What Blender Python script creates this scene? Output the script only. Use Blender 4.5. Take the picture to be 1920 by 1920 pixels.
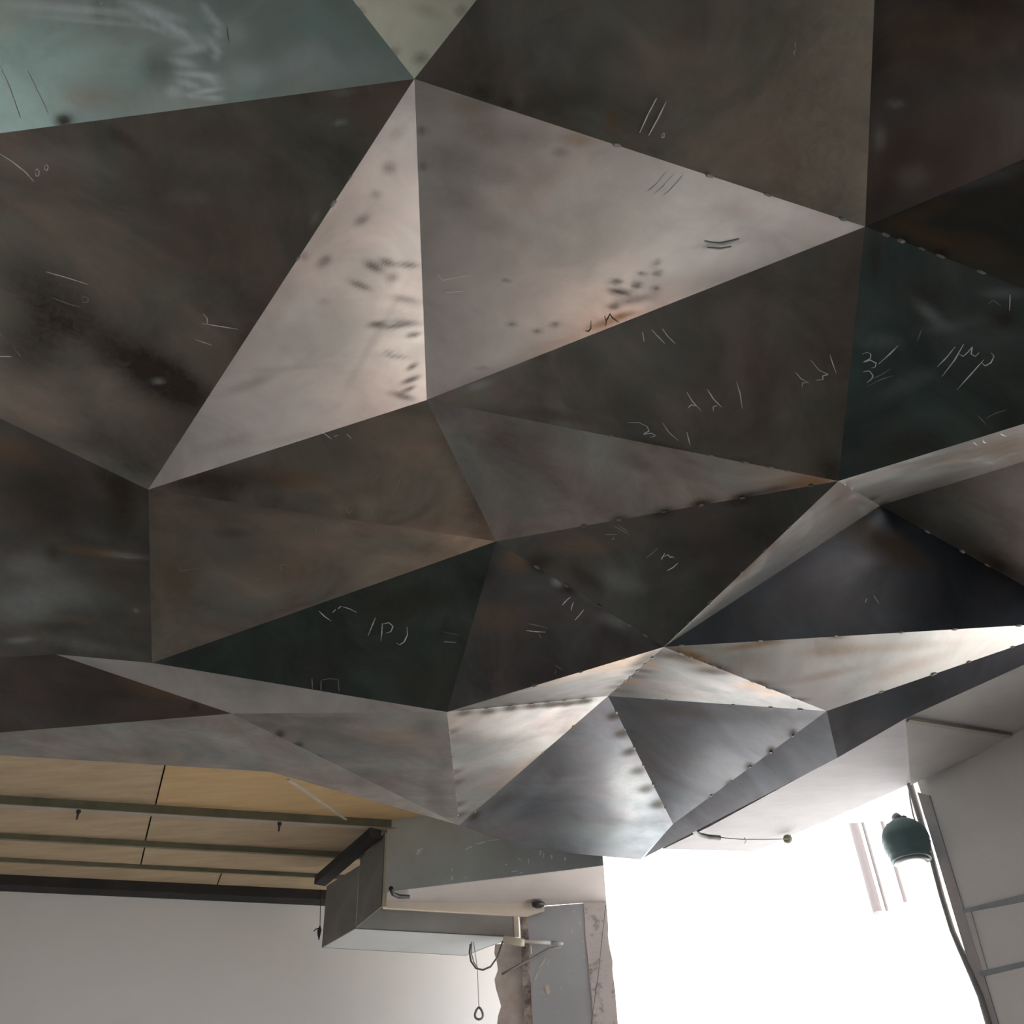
import bpy, bmesh, math, random
from mathutils import Vector, Matrix, noise

# ------------------------------------------------------------------ camera, sky, exposure
for o in list(bpy.data.objects): bpy.data.objects.remove(o)
C = bpy.context.scene.collection
S = bpy.context.scene
EYE = Vector((0, 0, 1.6))
F = 1925.0
RW = Matrix(((0.99858988, 0.05308727, 0.0), (0.0350928, -0.66010758, -0.75035091), (-0.03983408, 0.74929282, -0.66103972)))
cd = bpy.data.cameras.new('camera'); cam = bpy.data.objects.new('camera', cd); C.objects.link(cam)
cd.sensor_width = 36; cd.lens = 36 * F / 1920; cd.clip_start = 0.02; cd.clip_end = 300
cam.matrix_world = Matrix.Translation(EYE) @ RW.to_4x4()
S.camera = cam
w = bpy.data.worlds.new('overcast_sky'); S.world = w; w.use_nodes = True
bg = w.node_tree.nodes['Background']; bg.inputs[0].default_value = (0.93, 0.95, 1.0, 1); bg.inputs[1].default_value = 2.9
S.view_settings.view_transform = 'Standard'; S.view_settings.look = 'None'
S.view_settings.exposure = 0.6; S.view_settings.gamma = 1; S.view_settings.use_curve_mapping = False
S.cycles.max_bounces = 8; S.cycles.diffuse_bounces = 5; S.cycles.glossy_bounces = 4
S.cycles.sample_clamp_indirect = 4.0
sl = bpy.data.lights.new('sun', 'SUN'); sl.energy = 34; sl.angle = .01; sl.color = (1, .97, .92)
so = bpy.data.objects.new('sun', sl); C.objects.link(so); so.rotation_euler = Vector((-.33, .37, -.87)).to_track_quat('-Z', 'Y').to_euler()
wl_ = bpy.data.lights.new('work_lamp', 'POINT'); wl_.energy = 6.5; wl_.color = (1, .64, .42); wl_.shadow_soft_size = .07
wo = bpy.data.objects.new('work_lamp', wl_); C.objects.link(wo); wo.location = (.3, 4.85, 1.7)
def portal(name, loc, n, sx, sy):
    l = bpy.data.lights.new(name, 'AREA'); l.shape = 'RECTANGLE'; l.size = sx; l.size_y = sy; l.cycles.is_portal = True
    o = bpy.data.objects.new(name, l); C.objects.link(o); o.location = loc
    o.rotation_euler = Vector(n).to_track_quat('-Z', 'Y').to_euler()

# ------------------------------------------------------------------ helpers
def ray(px, py): return RW @ Vector((px - 960, 960 - py, -F))
def at(px, py, z):                 # the point at height z (above the eye) seen there
    d = ray(px, py); return EYE + d * (z / d.z)
def onv(px, py, a, b):             # on the vertical plane through points a, b
    n = Vector((-(b.y - a.y), b.x - a.x, 0)); d = ray(px, py)
    return EYE + d * ((a - EYE).dot(n) / d.dot(n))
def onp(px, py, p, n):             # on a plane
    d = ray(px, py); return EYE + d * ((p - EYE).dot(n) / d.dot(n))
def zat(p, py):                    # height above p whose row is py
    lo, hi = -1.0, 5.0
    for _ in range(50):
        m = (lo + hi) / 2; q = RW.transposed() @ Vector((p.x, p.y, m - 1.6)); y = 960 - F * q.y / -q.z
        if y > py: lo = m
        else: hi = m
    return lo
def tag(o, label=None, cat=None, group=None, kind=None):
    if label: o['label'] = label
    if cat: o['category'] = cat
    if group: o['group'] = group
    if kind: o['kind'] = kind
    return o
def empty(name, loc, label, cat, group=None):
    o = bpy.data.objects.new(name, None); C.objects.link(o); o.location = loc; o.empty_display_size = .05
    return tag(o, label, cat, group)
class MB:                          # collects shapes, becomes ONE mesh object
    def __init__(s): s.v = []; s.f = []; s.m = []; s.sm = []; s.st = {}
    def face(s, ids, mi=0, smooth=False): s.f.append(tuple(ids)); s.m.append(mi); s.sm.append(smooth)
    def pt(s, p): s.v.append(Vector(p)); return len(s.v) - 1
    def prism(s, pts, off, mi=0):  # polygon pts pushed along off
        off = Vector(off); n = len(pts); a = [s.pt(p) for p in pts]; b = [s.pt(Vector(p) + off) for p in pts]
        s.face(a, mi); s.face(b[::-1], mi)
        for i in range(n): s.face((a[i], b[i], b[(i + 1) % n], a[(i + 1) % n]), mi)
        return s
    def box(s, c, x, y, z, mi=0):  # centre and three half vectors
        c, x, y, z = map(Vector, (c, x, y, z))
        return s.prism([c - x - y - z, c + x - y - z, c + x + y - z, c - x + y - z], z * 2, mi)
    def bar(s, a, b, wd, ht, up=(0, 0, 1), mi=0):
        a, b = Vector(a), Vector(b); d = (b - a).normalized(); u = Vector(up); sx = d.cross(u).normalized(); u = sx.cross(d)
        return s.prism([a - sx * wd / 2 - u * ht / 2, a + sx * wd / 2 - u * ht / 2, a + sx * wd / 2 + u * ht / 2, a - sx * wd / 2 + u * ht / 2], b - a, mi)
    def tube(s, pts, r, seg=10, mi=0, cap=True):
        pts = [Vector(p) for p in pts]; rs = r if isinstance(r, (list, tuple)) else [r] * len(pts); rings = []; u = None
        for i, p in enumerate(pts):
            d = (pts[min(i + 1, len(pts) - 1)] - pts[max(i - 1, 0)]).normalized()
            if u is None: u = d.orthogonal().normalized()
            u = (u - d * u.dot(d)).normalized(); v = d.cross(u)
            rings.append([s.pt(p + (u * math.cos(2 * math.pi * k / seg) + v * math.sin(2 * math.pi * k / seg)) * rs[i]) for k in range(seg)])
        for a, b in zip(rings, rings[1:]):
            for k in range(seg): s.face((a[k], a[(k + 1) % seg], b[(k + 1) % seg], b[k]), mi, True)
        if cap: s.face(rings[0][::-1], mi); s.face(rings[-1], mi)
        return s
    def lathe(s, c, axis, prof, seg=32, mi=0):   # prof: (distance along axis, radius)
        c = Vector(c); d = Vector(axis).normalized(); u = d.orthogonal().normalized(); v = d.cross(u); rings = []
        for h, r in prof: rings.append([s.pt(c + d * h + (u * math.cos(2 * math.pi * k / seg) + v * math.sin(2 * math.pi * k / seg)) * max(r, .0005)) for k in range(seg)])
        for a, b in zip(rings, rings[1:]):
            for k in range(seg): s.face((a[k], a[(k + 1) % seg], b[(k + 1) % seg], b[k]), mi, True)
        s.face(rings[0][::-1], mi); s.face(rings[-1], mi); return s
    def build(s, name, mats, parent=None, origin=None):
        me = bpy.data.meshes.new(name); mats = mats if isinstance(mats, (list, tuple)) else [mats]
        if origin is None: origin = sum(s.v, Vector()) / len(s.v)
        me.from_pydata([tuple(p - origin) for p in s.v], [], s.f)
        for m in mats: me.materials.append(m)
        me.polygons.foreach_set('material_index', s.m); me.polygons.foreach_set('use_smooth', s.sm)
        if s.st:
            a = me.color_attributes.new('stain_shade', 'FLOAT_COLOR', 'POINT')
            for i, c in s.st.items(): a.data[i].color = c
        bm = bmesh.new(); bm.from_mesh(me); bmesh.ops.recalc_face_normals(bm, faces=bm.faces); bm.to_mesh(me); bm.free()
        me.update()
        o = bpy.data.objects.new(name, me); C.objects.link(o)
        base = Vector()
        if parent is not None:
            o.parent = parent; q = parent
            while q: base += q.location; q = q.parent
        o.location = origin - base
        return o

# ------------------------------------------------------------------ materials
def mat(name, col, rough=.8, metal=0., spec=.5):
    m = bpy.data.materials.new(name); m.use_nodes = True; b = m.node_tree.nodes['Principled BSDF']
    b.inputs['Base Color'].default_value = (*col, 1); b.inputs['Roughness'].default_value = rough
    b.inputs['Metallic'].default_value = metal; b.inputs['Specular IOR Level'].default_value = spec
    return m
def N(m, t, **kw):
    n = m.node_tree.nodes.new(t)
    for k, v in kw.items():
        if hasattr(n, k): setattr(n, k, v)
        else: n.inputs[k.replace('_', ' ')].default_value = v
    return n
def L(m, a, ao, b, bo): m.node_tree.links.new(a.outputs[ao], b.inputs[bo])
def coords(m, scale=(1, 1, 1), kind='Object'):
    t = N(m, 'ShaderNodeTexCoord'); mp = N(m, 'ShaderNodeMapping'); mp.inputs['Scale'].default_value = scale
    L(m, t, kind, mp, 'Vector'); return mp
def mottle(name, c1, c2, scale=4, rough=.8, metal=0., bump=.15, detail=8, stretch=(1, 1, 1), lo=.3, hi=.7, fine=60):
    m = mat(name, c1, rough, metal); b = m.node_tree.nodes['Principled BSDF']; mp = coords(m, stretch)
    n1 = N(m, 'ShaderNodeTexNoise', Scale=scale, Detail=detail, Roughness=.65); L(m, mp, 'Vector', n1, 'Vector')
    r = N(m, 'ShaderNodeValToRGB'); r.color_ramp.elements[0].position = lo; r.color_ramp.elements[1].position = hi
    r.color_ramp.elements[0].color = (*c1, 1); r.color_ramp.elements[1].color = (*c2, 1)
    L(m, n1, 'Fac', r, 'Fac'); L(m, r, 'Color', b, 'Base Color')
    n2 = N(m, 'ShaderNodeTexNoise', Scale=fine, Detail=6.); L(m, mp, 'Vector', n2, 'Vector')
    bp = N(m, 'ShaderNodeBump', Strength=bump, Distance=.004); L(m, n2, 'Fac', bp, 'Height'); L(m, bp, 'Normal', b, 'Normal')
    return m
def steel(name, base, tint, rough=.34, seed=0.):
    # hot rolled sheet: mill scale mottling, smears, and the painted stain attribute (r burnt and shade, g wiped pale and light, b rusty)
    m = mat(name, base, rough, .92); nt = m.node_tree; b = nt.nodes['Principled BSDF']
    mp = coords(m); mp.inputs['Location'].default_value = (seed, seed * 1.7, 0)
    n1 = N(m, 'ShaderNodeTexNoise', Scale=3.2, Detail=7., Roughness=.62, Distortion=.6); L(m, mp, 'Vector', n1, 'Vector')
    r = N(m, 'ShaderNodeValToRGB'); r.color_ramp.elements[0].position = .3; r.color_ramp.elements[1].position = .7
    r.color_ramp.elements[0].color = (*[x * (.72 if max(base) > .3 else .55) for x in base], 1); r.color_ramp.elements[1].color = (*[base[i] * (1.12 if max(base) > .3 else 1.3) * tint[i] for i in range(3)], 1)
    L(m, n1, 'Fac', r, 'Fac')
    at_ = N(m, 'ShaderNodeAttribute', attribute_name='stain_shade'); sp = N(m, 'ShaderNodeSeparateColor'); L(m, at_, 'Color', sp, 'Color')
    n3 = N(m, 'ShaderNodeTexNoise', Scale=26., Detail=5., Roughness=.7, Distortion=1.2); L(m, mp, 'Vector', n3, 'Vector')
    def brk(ch, gain):   # break the stain up with noise
        a = N(m, 'ShaderNodeMath', operation='MULTIPLY_ADD'); L(m, sp, ch, a, 0); a.inputs[1].default_value = gain
        s2 = N(m, 'ShaderNodeMath', operation='MULTIPLY'); L(m, n3, 'Fac', s2, 0); L(m, sp, ch, s2, 1)
        L(m, s2, 'Value', a, 2); a.use_clamp = True; return a
    def mix(prev, fac, col):
        x = N(m, 'ShaderNodeMix', data_type='RGBA'); L(m, fac, 'Value', x, 0); L(m, prev[0], prev[1], x, 6); x.inputs[7].default_value = (*col, 1); return (x, 2)
    rr, gg, bb = brk('Red', .55), brk('Green', .45), brk('Blue', .5)
    n5 = N(m, 'ShaderNodeTexNoise', Scale=2.6, Detail=4., Roughness=.6, Distortion=.8); mp5 = coords(m); mp5.inputs['Location'].default_value = (seed * 2 + 5, seed, 3); L(m, mp5, 'Vector', n5, 'Vector')
    r5 = N(m, 'ShaderNodeValToRGB'); r5.color_ramp.elements[0].position = .38; r5.color_ramp.elements[1].position = .62; hv = .5 if max(base) < .35 else .22
    r5.color_ramp.elements[0].color = (1 - .16 * hv, 1 + .03 * hv, 1 - .0 * hv, 1); r5.color_ramp.elements[1].color = (1 + .22 * hv, 1, 1 - .08 * hv, 1); L(m, n5, 'Fac', r5, 'Fac')
    x5 = N(m, 'ShaderNodeMix', data_type='RGBA', blend_type='MULTIPLY'); x5.inputs[0].default_value = 1; L(m, r, 'Color', x5, 6); L(m, r5, 'Color', x5, 7)
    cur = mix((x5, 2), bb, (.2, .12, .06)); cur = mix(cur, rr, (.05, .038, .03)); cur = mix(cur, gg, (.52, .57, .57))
    L(m, cur[0], cur[1], b, 'Base Color')
    n2 = N(m, 'ShaderNodeTexNoise', Scale=9., Detail=6., Roughness=.6); L(m, mp, 'Vector', n2, 'Vector')
    mr = N(m, 'ShaderNodeMapRange'); mr.inputs['From Min'].default_value = .3; mr.inputs['From Max'].default_value = .7
    mr.inputs['To Min'].default_value = rough - .05; mr.inputs['To Max'].default_value = rough + .07
    L(m, n2, 'Fac', mr, 'Value')
    ad = N(m, 'ShaderNodeMath', operation='MULTIPLY_ADD'); L(m, rr, 'Value', ad, 0); ad.inputs[1].default_value = .25; L(m, mr, 'Result', ad, 2); L(m, ad, 'Value', b, 'Roughness')
    n4 = N(m, 'ShaderNodeTexNoise', Scale=2.2, Detail=3.); L(m, mp, 'Vector', n4, 'Vector')
    bp = N(m, 'ShaderNodeBump', Strength=.35, Distance=.012); L(m, n4, 'Fac', bp, 'Height')
    bp2 = N(m, 'ShaderNodeBump', Strength=.06, Distance=.002); L(m, n2, 'Fac', bp2, 'Height'); L(m, bp, 'Normal', bp2, 'Normal'); L(m, bp2, 'Normal', b, 'Normal')
    return m
M = {}
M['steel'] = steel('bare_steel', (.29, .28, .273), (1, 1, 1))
M['steel_light'] = steel('lit_steel', (.42, .398, .39), (1, 1, 1), seed=2.2)
M['steel_pale'] = steel('pale_lit_steel', (.58, .55, .53), (1, 1, 1), seed=8.2)
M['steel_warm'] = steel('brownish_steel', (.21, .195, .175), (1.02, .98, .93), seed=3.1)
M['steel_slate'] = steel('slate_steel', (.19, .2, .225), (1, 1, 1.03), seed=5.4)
M['steel_low'] = steel('dimmed_steel', (.14, .134, .133), (1, 1, 1), rough=.44, seed=2.4)
M['steel_grey'] = steel('grey_dimmed_steel', (.085, .081, .08), (1, 1, 1), rough=.44, seed=3.3)
M['steel_black'] = steel('black_shaded_scaled_steel', (.07, .062, .058), (1.1, .95, .95), seed=6.6)
M['steel_mid'] = steel('mid_dimmed_steel', (.2, .192, .19), (1, 1, 1), rough=.44, seed=4.4)
M['steel_dark'] = steel('dark_shaded_scaled_steel', (.105, .10, .09), (1.0, .96, .98), seed=6.1)
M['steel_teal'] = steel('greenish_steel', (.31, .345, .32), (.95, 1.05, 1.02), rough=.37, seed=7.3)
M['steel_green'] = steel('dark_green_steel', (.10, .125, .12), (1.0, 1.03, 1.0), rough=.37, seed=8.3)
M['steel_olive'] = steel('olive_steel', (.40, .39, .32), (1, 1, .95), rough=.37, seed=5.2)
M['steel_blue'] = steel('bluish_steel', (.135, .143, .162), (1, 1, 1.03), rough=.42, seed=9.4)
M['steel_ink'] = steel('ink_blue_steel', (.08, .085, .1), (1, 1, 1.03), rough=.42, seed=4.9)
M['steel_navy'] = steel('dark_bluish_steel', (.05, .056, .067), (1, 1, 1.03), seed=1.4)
M['chalk'] = mat('pale_scratch', (.62, .63, .62), .7); M['splash'] = mat('white_paint', (.85, .86, .85), .6)
M['chalk_dim'] = mat('faint_scratch', (.24, .25, .25), .7)
M['dark_mark'] = mat('dark_scribble', (.06, .045, .04), .7)
M['weld'] = mottle('weld_bead', (.10, .09, .085), (.45, .42, .4), 90, .4, .85, .6)
M['white_wall'] = mottle('white_plaster', (.82, .82, .80), (.88, .865, .86), 1.3, .9, 0, .08)
M['grey_plaster'] = mottle('grey_plaster', (.33, .325, .315), (.42, .41, .395), 2.2, .95, 0, .3)
M['wall_plaster'] = mottle('wall_plaster', (.74, .72, .69), (.80, .78, .75), 2.2, .95, 0, .3)
M['reveal'] = mottle('reveal_plaster', (.40, .375, .38), (.47, .44, .44), 5, .9)
M['blue_band'] = mottle('blue_grey_band', (.26, .29, .31), (.36, .38, .40), 7, .9)
M['pale_band'] = mottle('pale_band', (.55, .56, .54), (.6, .6, .58), 7, .9)
M['soffit'] = mottle('pale_soffit_plaster', (.52, .515, .54), (.60, .595, .62), 5, .85, 0, .3, stretch=(1, 3, 1))
M['soffit_grey'] = mottle('grey_soffit', (.36, .35, .34), (.44, .43, .42), 5, .9, 0, .2)
M['floor'] = mottle('screed_floor', (.13, .125, .12), (.18, .175, .165), 2, .9)
M['pave'] = mottle('outside_paving', (.40, .395, .38), (.46, .455, .44), 2, .9)
M['board'] = mottle('tan_board', (.34, .255, .165), (.45, .35, .235), 3, .85, 0, .2, stretch=(1, 6, 1))
M['board2'] = mottle('orange_board', (.44, .30, .15), (.52, .37, .20), 3, .85, 0, .2, stretch=(1, 6, 1))
M['purlin'] = mottle('painted_purlin', (.11, .115, .075), (.2, .19, .13), 6, .6, .2)
M['purlin_light'] = mottle('grey_purlin', (.30, .27, .24), (.38, .34, .30), 6, .5, .2)
M['black'] = mottle('black_steel', (.012, .011, .011), (.03, .027, .025), 6, .75)
M['galv'] = mottle('grey_sheet', (.26, .265, .265), (.34, .34, .335), 5, .55, .35, .1)
M['galv_teal'] = mottle('grey_green_sheet', (.46, .475, .47), (.56, .64, .63), 3, .5, .35, .1)
M['galv_dark'] = mottle('dark_grey_sheet', (.15, .15, .145), (.22, .215, .21), 5, .6, .2, .1)
M['galv_pale'] = mottle('pale_sheet', (.50, .53, .54), (.58, .6, .61), 3, .7, .1, .05)
M['cream'] = mottle('cream_trim', (.62, .55, .45), (.70, .62, .53), 8, .7, 0, .2)
M['cream_dark'] = mottle('khaki_trim', (.42, .40, .29), (.50, .47, .35), 8, .7, 0, .2)
M['pvc'] = mat('white_plastic', (.75, .74, .70), .4)
M['pvc_cream'] = mat('cream_plastic', (.74, .70, .56), .45)
M['rubber'] = mat('black_rubber', (.03, .03, .03), .5)
M['cable'] = mat('grey_cable', (.13, .12, .12), .5)
M['pipe'] = mottle('grey_pipe', (.22, .21, .21), (.3, .285, .28), 8, .6, .1)
M['lens_grey'] = mat('lamp_glass', (.22, .23, .24), .3)
M['lamp'] = mottle('teal_housing', (.13, .2, .22), (.17, .27, .27), 5, .5, .1, .1)
M['render'] = mottle('far_render', (.78, .77, .76), (.84, .83, .82), 1, .9)
M['drain'] = mat('pale_drainpipe', (.145, .125, .125), .7)

# ------------------------------------------------------------------ the room (setting)
ROOF = 4.75
def struct(name, mb, m): return tag(mb.build(name, m), kind='structure')
SZ = 2.1
g = at(1705, 1470, SZ)                               # corner where the right wall meets the opening
g2 = at(1920, 1372, SZ - .04)
wd = Vector((g2.x - g.x, g2.y - g.y, 0)).normalized(); wn = Vector((wd.y, -wd.x, 0))      # along the right wall; wn points out of the room?
if wn.dot(Vector((g.x, g.y, 0))) < 0: wn = -wn       # outward
wl0 = at(0, 1671, 2.42); wl1 = at(605, 1695, 2.42)
ld = at(640, 1531, 2.5) - at(0, 1491, 2.5); ld.z = 0; ld.normalize(); wl1 = wl0 + ld * 1.9; ln = Vector((-ld.y, ld.x, 0))                  # back-left white wall
def vert(p, z0, z1): return Vector((p.x, p.y, z0)), Vector((p.x, p.y, z1))
# white wall
a = wl0 - ld * 1.2; b = onv(1012, 1800, wl0, wl1); a.z = b.z = 0
struct('wall_back', MB().prism([a, b, b + ln * .25, a + ln * .25], (0, 0, 4.3)), M['white_wall'])
# floor, roof deck
struct('floor', MB().prism([(-4.6, -4, 0), (5.4, -4, 0), (5.4, .6, 0), (.5, 5.8, 0), (.5, 7.2, 0), (-4.6, 7.2, 0)], (0, 0, -.15)), M['floor'])
struct('ceiling', MB().prism([(-4.6, -4, ROOF), (6.6, -4, ROOF), (6.6, 7.2, ROOF), (-4.6, 7.2, ROOF)], (0, 0, .2)), M['galv_dark'])
# left wall with a window behind the viewer
lw = MB(); X = a.x
WY0, WY1, WZ0, WZ1 = -2.6, -.4, .6, 3.1
for (y0, y1, z0, z1) in ((-4, WY0, 0, ROOF), (WY1, 6.6, 0, ROOF), (WY0, WY1, 0, WZ0), (WY0, WY1, WZ1, ROOF)):
    lw.box((X - .12, (y0 + y1) / 2, (z0 + z1) / 2), (.12, 0, 0), (0, (y1 - y0) / 2, 0), (0, 0, (z1 - z0) / 2))
struct('wall_left', lw, M['white_wall'])
struct('wall_rear', MB().box((.5, -4.1, ROOF / 2), (5.1, 0, 0), (0, .1, 0), (0, 0, ROOF / 2)), M['galv_dark'])
T = 1.6 + SZ
# right wall
e = Vector((g.x, g.y, 0)) + wd * 1.7; e2 = e + wd * 2.6; e3 = e2 + wd * .8
gq = Vector((g.x, g.y, 0)) + wd * .045
rw = MB().prism([gq, e, e + wn * .5, gq + wn * .5], (0, 0, 1.6 + SZ + .12))
def band(p0, p1, p2, p3, t, mi): rw.prism([onv(*p, gq, e) for p in (p0, p1, p2, p3)], -wn * t, mi)
band((1722, 1486), (1744, 1492), (1875, 1925), (1853, 1925), .006, 1)
band((1806, 1706), (1925, 1676), (1925, 1690), (1809, 1712), .008, 2)
band((1838, 1822), (1925, 1802), (1925, 1812), (1842, 1832), .008, 2)
band((1808, 1712), (1822, 1710), (1852, 1818), (1838, 1822), .005, 3)
struct('wall_right', rw, [M['wall_plaster'], M['reveal'], M['blue_band'], M['pale_band']])
struct('trim_5', MB().prism([e + Vector((0, 0, T)), e2 + Vector((0, 0, T)), e2 + wn * .5 + Vector((0, 0, T)), e + wn * .5 + Vector((0, 0, T))], (0, 0, ROOF - T)), M['grey_plaster'])
struct('wall_side', MB().prism([e2, e3, (e3.x + .1, -4, 0), (e3.x + .5, -4, 0), e3 + wn * .5, e2 + wn * .5], (0, 0, ROOF)), M['galv_dark'])
mid = (e + e2) / 2 + wn * .3; portal('side_portal', (mid.x, mid.y, 1.85), -wn, 2.6, 3.7)
print('room', wd[:], wn[:], [round(x, 2) for x in (*g, *e, *b, X)])
# masonry over the opening: its underside is the bright soffit
T = 1.6 + SZ
pl = [at(*p, SZ) for p in ((1243, 1592), (1415, 1597), (1705, 1470), (1697, 1345), (1560, 1425), (1330, 1550))]
tr = struct('trim_1', MB().prism(pl, (0, 0, ROOF - T)), M['soffit'])
pl = [at(*p, SZ - .03) for p in ((1699, 1345), (1707, 1472), (1920, 1374), (2250, 1230), (2250, 1090), (1920, 1245))]
struct('trim_2', MB().prism(pl, (0, 0, ROOF - T + .03)), M['soffit_grey'])
# lintel: sheet-faced front, pinkish underside reaching back to the column
la, lb, lc = at(722, 1674, SZ), at(1132, 1624, SZ), at(1137, 1690, SZ)
ldn = Vector((la.x, la.y, 0)); back_l = at(722, 1692, SZ); 
M['lintel_under'] = mottle('pinkish_plaster', (.44, .40, .39), (.5, .465, .455), 4, .9, 0, .2)
struct('trim_3', MB().prism([la, lb, lc, at(1000, 1700, SZ), at(722, 1698, SZ)], (0, 0, ROOF - T)), M['lintel_under'])
# hidden block added to keep sky light out of the gap over the canopy
q0, q1 = at(1120, 1590, SZ + .2), at(1300, 1560, SZ + .2)
struct('light_block', MB().prism([q0, q1, q1 + Vector((0, .12, 0)), q0 + Vector((0, .12, 0))], (0, 0, ROOF - T - .2)), M['grey_plaster'])
portal('door_portal', (1.15, 5.05, 1.85), (-.6, -.8, 0), 1.9, 3.7)
portal('window_portal', (X, (WY0 + WY1) / 2, (WZ0 + WZ1) / 2), (1, 0, 0), 2.2, 2.5)

# ------------------------------------------------------------------ outside, overexposed
tag(MB().prism([(.4, 6.0, -.02), (16, -10, -.02), (30, 30, -.02), (-14, 30, -.02)], (0, 0, -.1)).build('paving', M['pave']), 'pale paving outside the tall opening', 'paving')
bo = empty('outside_building', (4.6, 11, 0), 'pale overexposed building front seen through the bright opening', 'building')
MB().box((4.6, 11.3, 4.6), (3.6, -.6, 0), (.05, .3, 0), (0, 0, 4.6)).build('wall', M['render'], bo)
for px, py0, py1, r in ((1583, 1500, 1718, .05), (1600, 1500, 1716, .018), (1636, 1500, 1700, .022), (1662, 1490, 1560, .015)):
    t0 = onv(px, py0, Vector((1, 11.6, 0)), Vector((8.2, 10.4, 0))); t1 = onv(px + .24 * (py1 - py0), py1, Vector((1, 11.6, 0)), Vector((8.2, 10.4, 0)))
    t1.x, t1.y = t0.x, t0.y
    MB().tube([t0 + Vector((0, -.1, 3)), t1 + Vector((0, -.1, 0))], r, 10).build('drainpipe', M['drain'], bo)

# ------------------------------------------------------------------ the faceted steel canopy
PX = dict(A=(777,148),B=(278,918),C=(800,750),D=(1622,425),E=(1572,902),J=(930,1015),M=(1245,1213),N=(838,1335),
 V=(1140,1305),W=(861,1547),U=(1550,1333),X=(1262,1545),S=(2039,1165),O=(435,1338),K=(285,1243),K4=(105,1227),Q=(1650,948),R=(2282,683),Y=(1200,1612),Z=(985,1592),
 L1=(-300,289),T2=(560,-130),T1=(1090,-250),T3=(1650,-250),TR=(2200,180),L2=(-300,640),L3=(-300,1250),L5=(-300,1398),P=(505,1447),RS=(2150,795))
HZ = {'A': 2.056, 'B': 2.1, 'C': 2.215, 'D': 2.039, 'E': 1.746, 'J': 2.152, 'M': 1.733, 'N': 1.875, 'V': 2.07, 'W': 2.08, 'U': 1.646, 'X': 2.08, 'S': 1.892, 'O': 1.972, 'K': 2.016, 'K4': 2.065, 'Q': 2.258, 'R': 1.617, 'Y': 2.0, 'Z': 2.1, 'L1': 2.241, 'T2': 2.352, 'T1': 2.216, 'T3': 2.293, 'TR': 2.167, 'L2': 2.246, 'L3': 2.148, 'L5': 2.1, 'P': 2.036, 'RS': 2.039, 'DR': 2.1}
PX.update(G1=(1206,1609), G2=(1570,1421), G3=(1700,1346), G4=(2100,1165))
HZ.update(G1=1.88, G2=HZ['U'] - .04, G3=1.72, G4=1.91)
VT = {k: at(*PX[k], HZ[k]) for k in PX}
def coplanar(k, a, b, c): VT[k] = onp(*PX[k], VT[a], (VT[b] - VT[a]).cross(VT[c] - VT[a]))
coplanar('X', 'V', 'W', 'Y'); coplanar('Z', 'V', 'W', 'Y')
for k in ('G3', 'G4'): coplanar(k, 'U', 'S', 'G2')
coplanar('G1', 'X', 'U', 'G2')
VT['TL'] = onp(-300, -200, VT['A'], (VT['L1'] - VT['A']).cross(VT['T2'] - VT['A']))
def pxx(p): q = RW.transposed() @ (p - EYE); return 960 + F * q.x / -q.z

canopy = empty('steel_canopy', (0, 3, 3.6), 'faceted ceiling canopy of dark bare steel triangles tack-welded together over the room', 'canopy')
ST = {}        # stains and painted shade per panel: (px, py, rx, ry, angle, channel, strength) in picture units, turned into panel metres below
MK = {}        # scribbles per panel: (points, width px, material index)
def st(p, *items): ST.setdefault(p, []).extend(items)
def mk(p, *lines, w=1.6, m=1):
    for l in lines: MK.setdefault(p, []).append((l, w, m))
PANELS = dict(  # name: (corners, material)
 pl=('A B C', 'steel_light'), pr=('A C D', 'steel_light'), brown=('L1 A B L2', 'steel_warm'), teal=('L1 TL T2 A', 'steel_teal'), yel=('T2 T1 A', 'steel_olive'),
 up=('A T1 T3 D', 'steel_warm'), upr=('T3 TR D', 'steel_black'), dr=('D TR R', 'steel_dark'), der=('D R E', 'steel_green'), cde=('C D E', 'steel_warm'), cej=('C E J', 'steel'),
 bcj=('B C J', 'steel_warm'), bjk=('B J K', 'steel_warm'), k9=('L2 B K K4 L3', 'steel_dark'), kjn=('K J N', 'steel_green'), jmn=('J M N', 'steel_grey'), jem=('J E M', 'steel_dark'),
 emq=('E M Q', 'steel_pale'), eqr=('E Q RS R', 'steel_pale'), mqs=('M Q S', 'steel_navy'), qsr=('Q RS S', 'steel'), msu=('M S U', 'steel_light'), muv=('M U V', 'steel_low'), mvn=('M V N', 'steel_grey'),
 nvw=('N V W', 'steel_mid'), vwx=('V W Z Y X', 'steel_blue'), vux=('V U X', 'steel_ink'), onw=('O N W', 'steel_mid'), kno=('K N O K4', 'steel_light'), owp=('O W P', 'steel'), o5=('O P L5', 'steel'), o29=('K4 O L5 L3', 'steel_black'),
 fa=('Y X G1', 'steel_ink'), fb=('X U G2 G1', 'steel_ink'), fc=('U S G4 G3 G2', 'steel_ink'))
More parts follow.
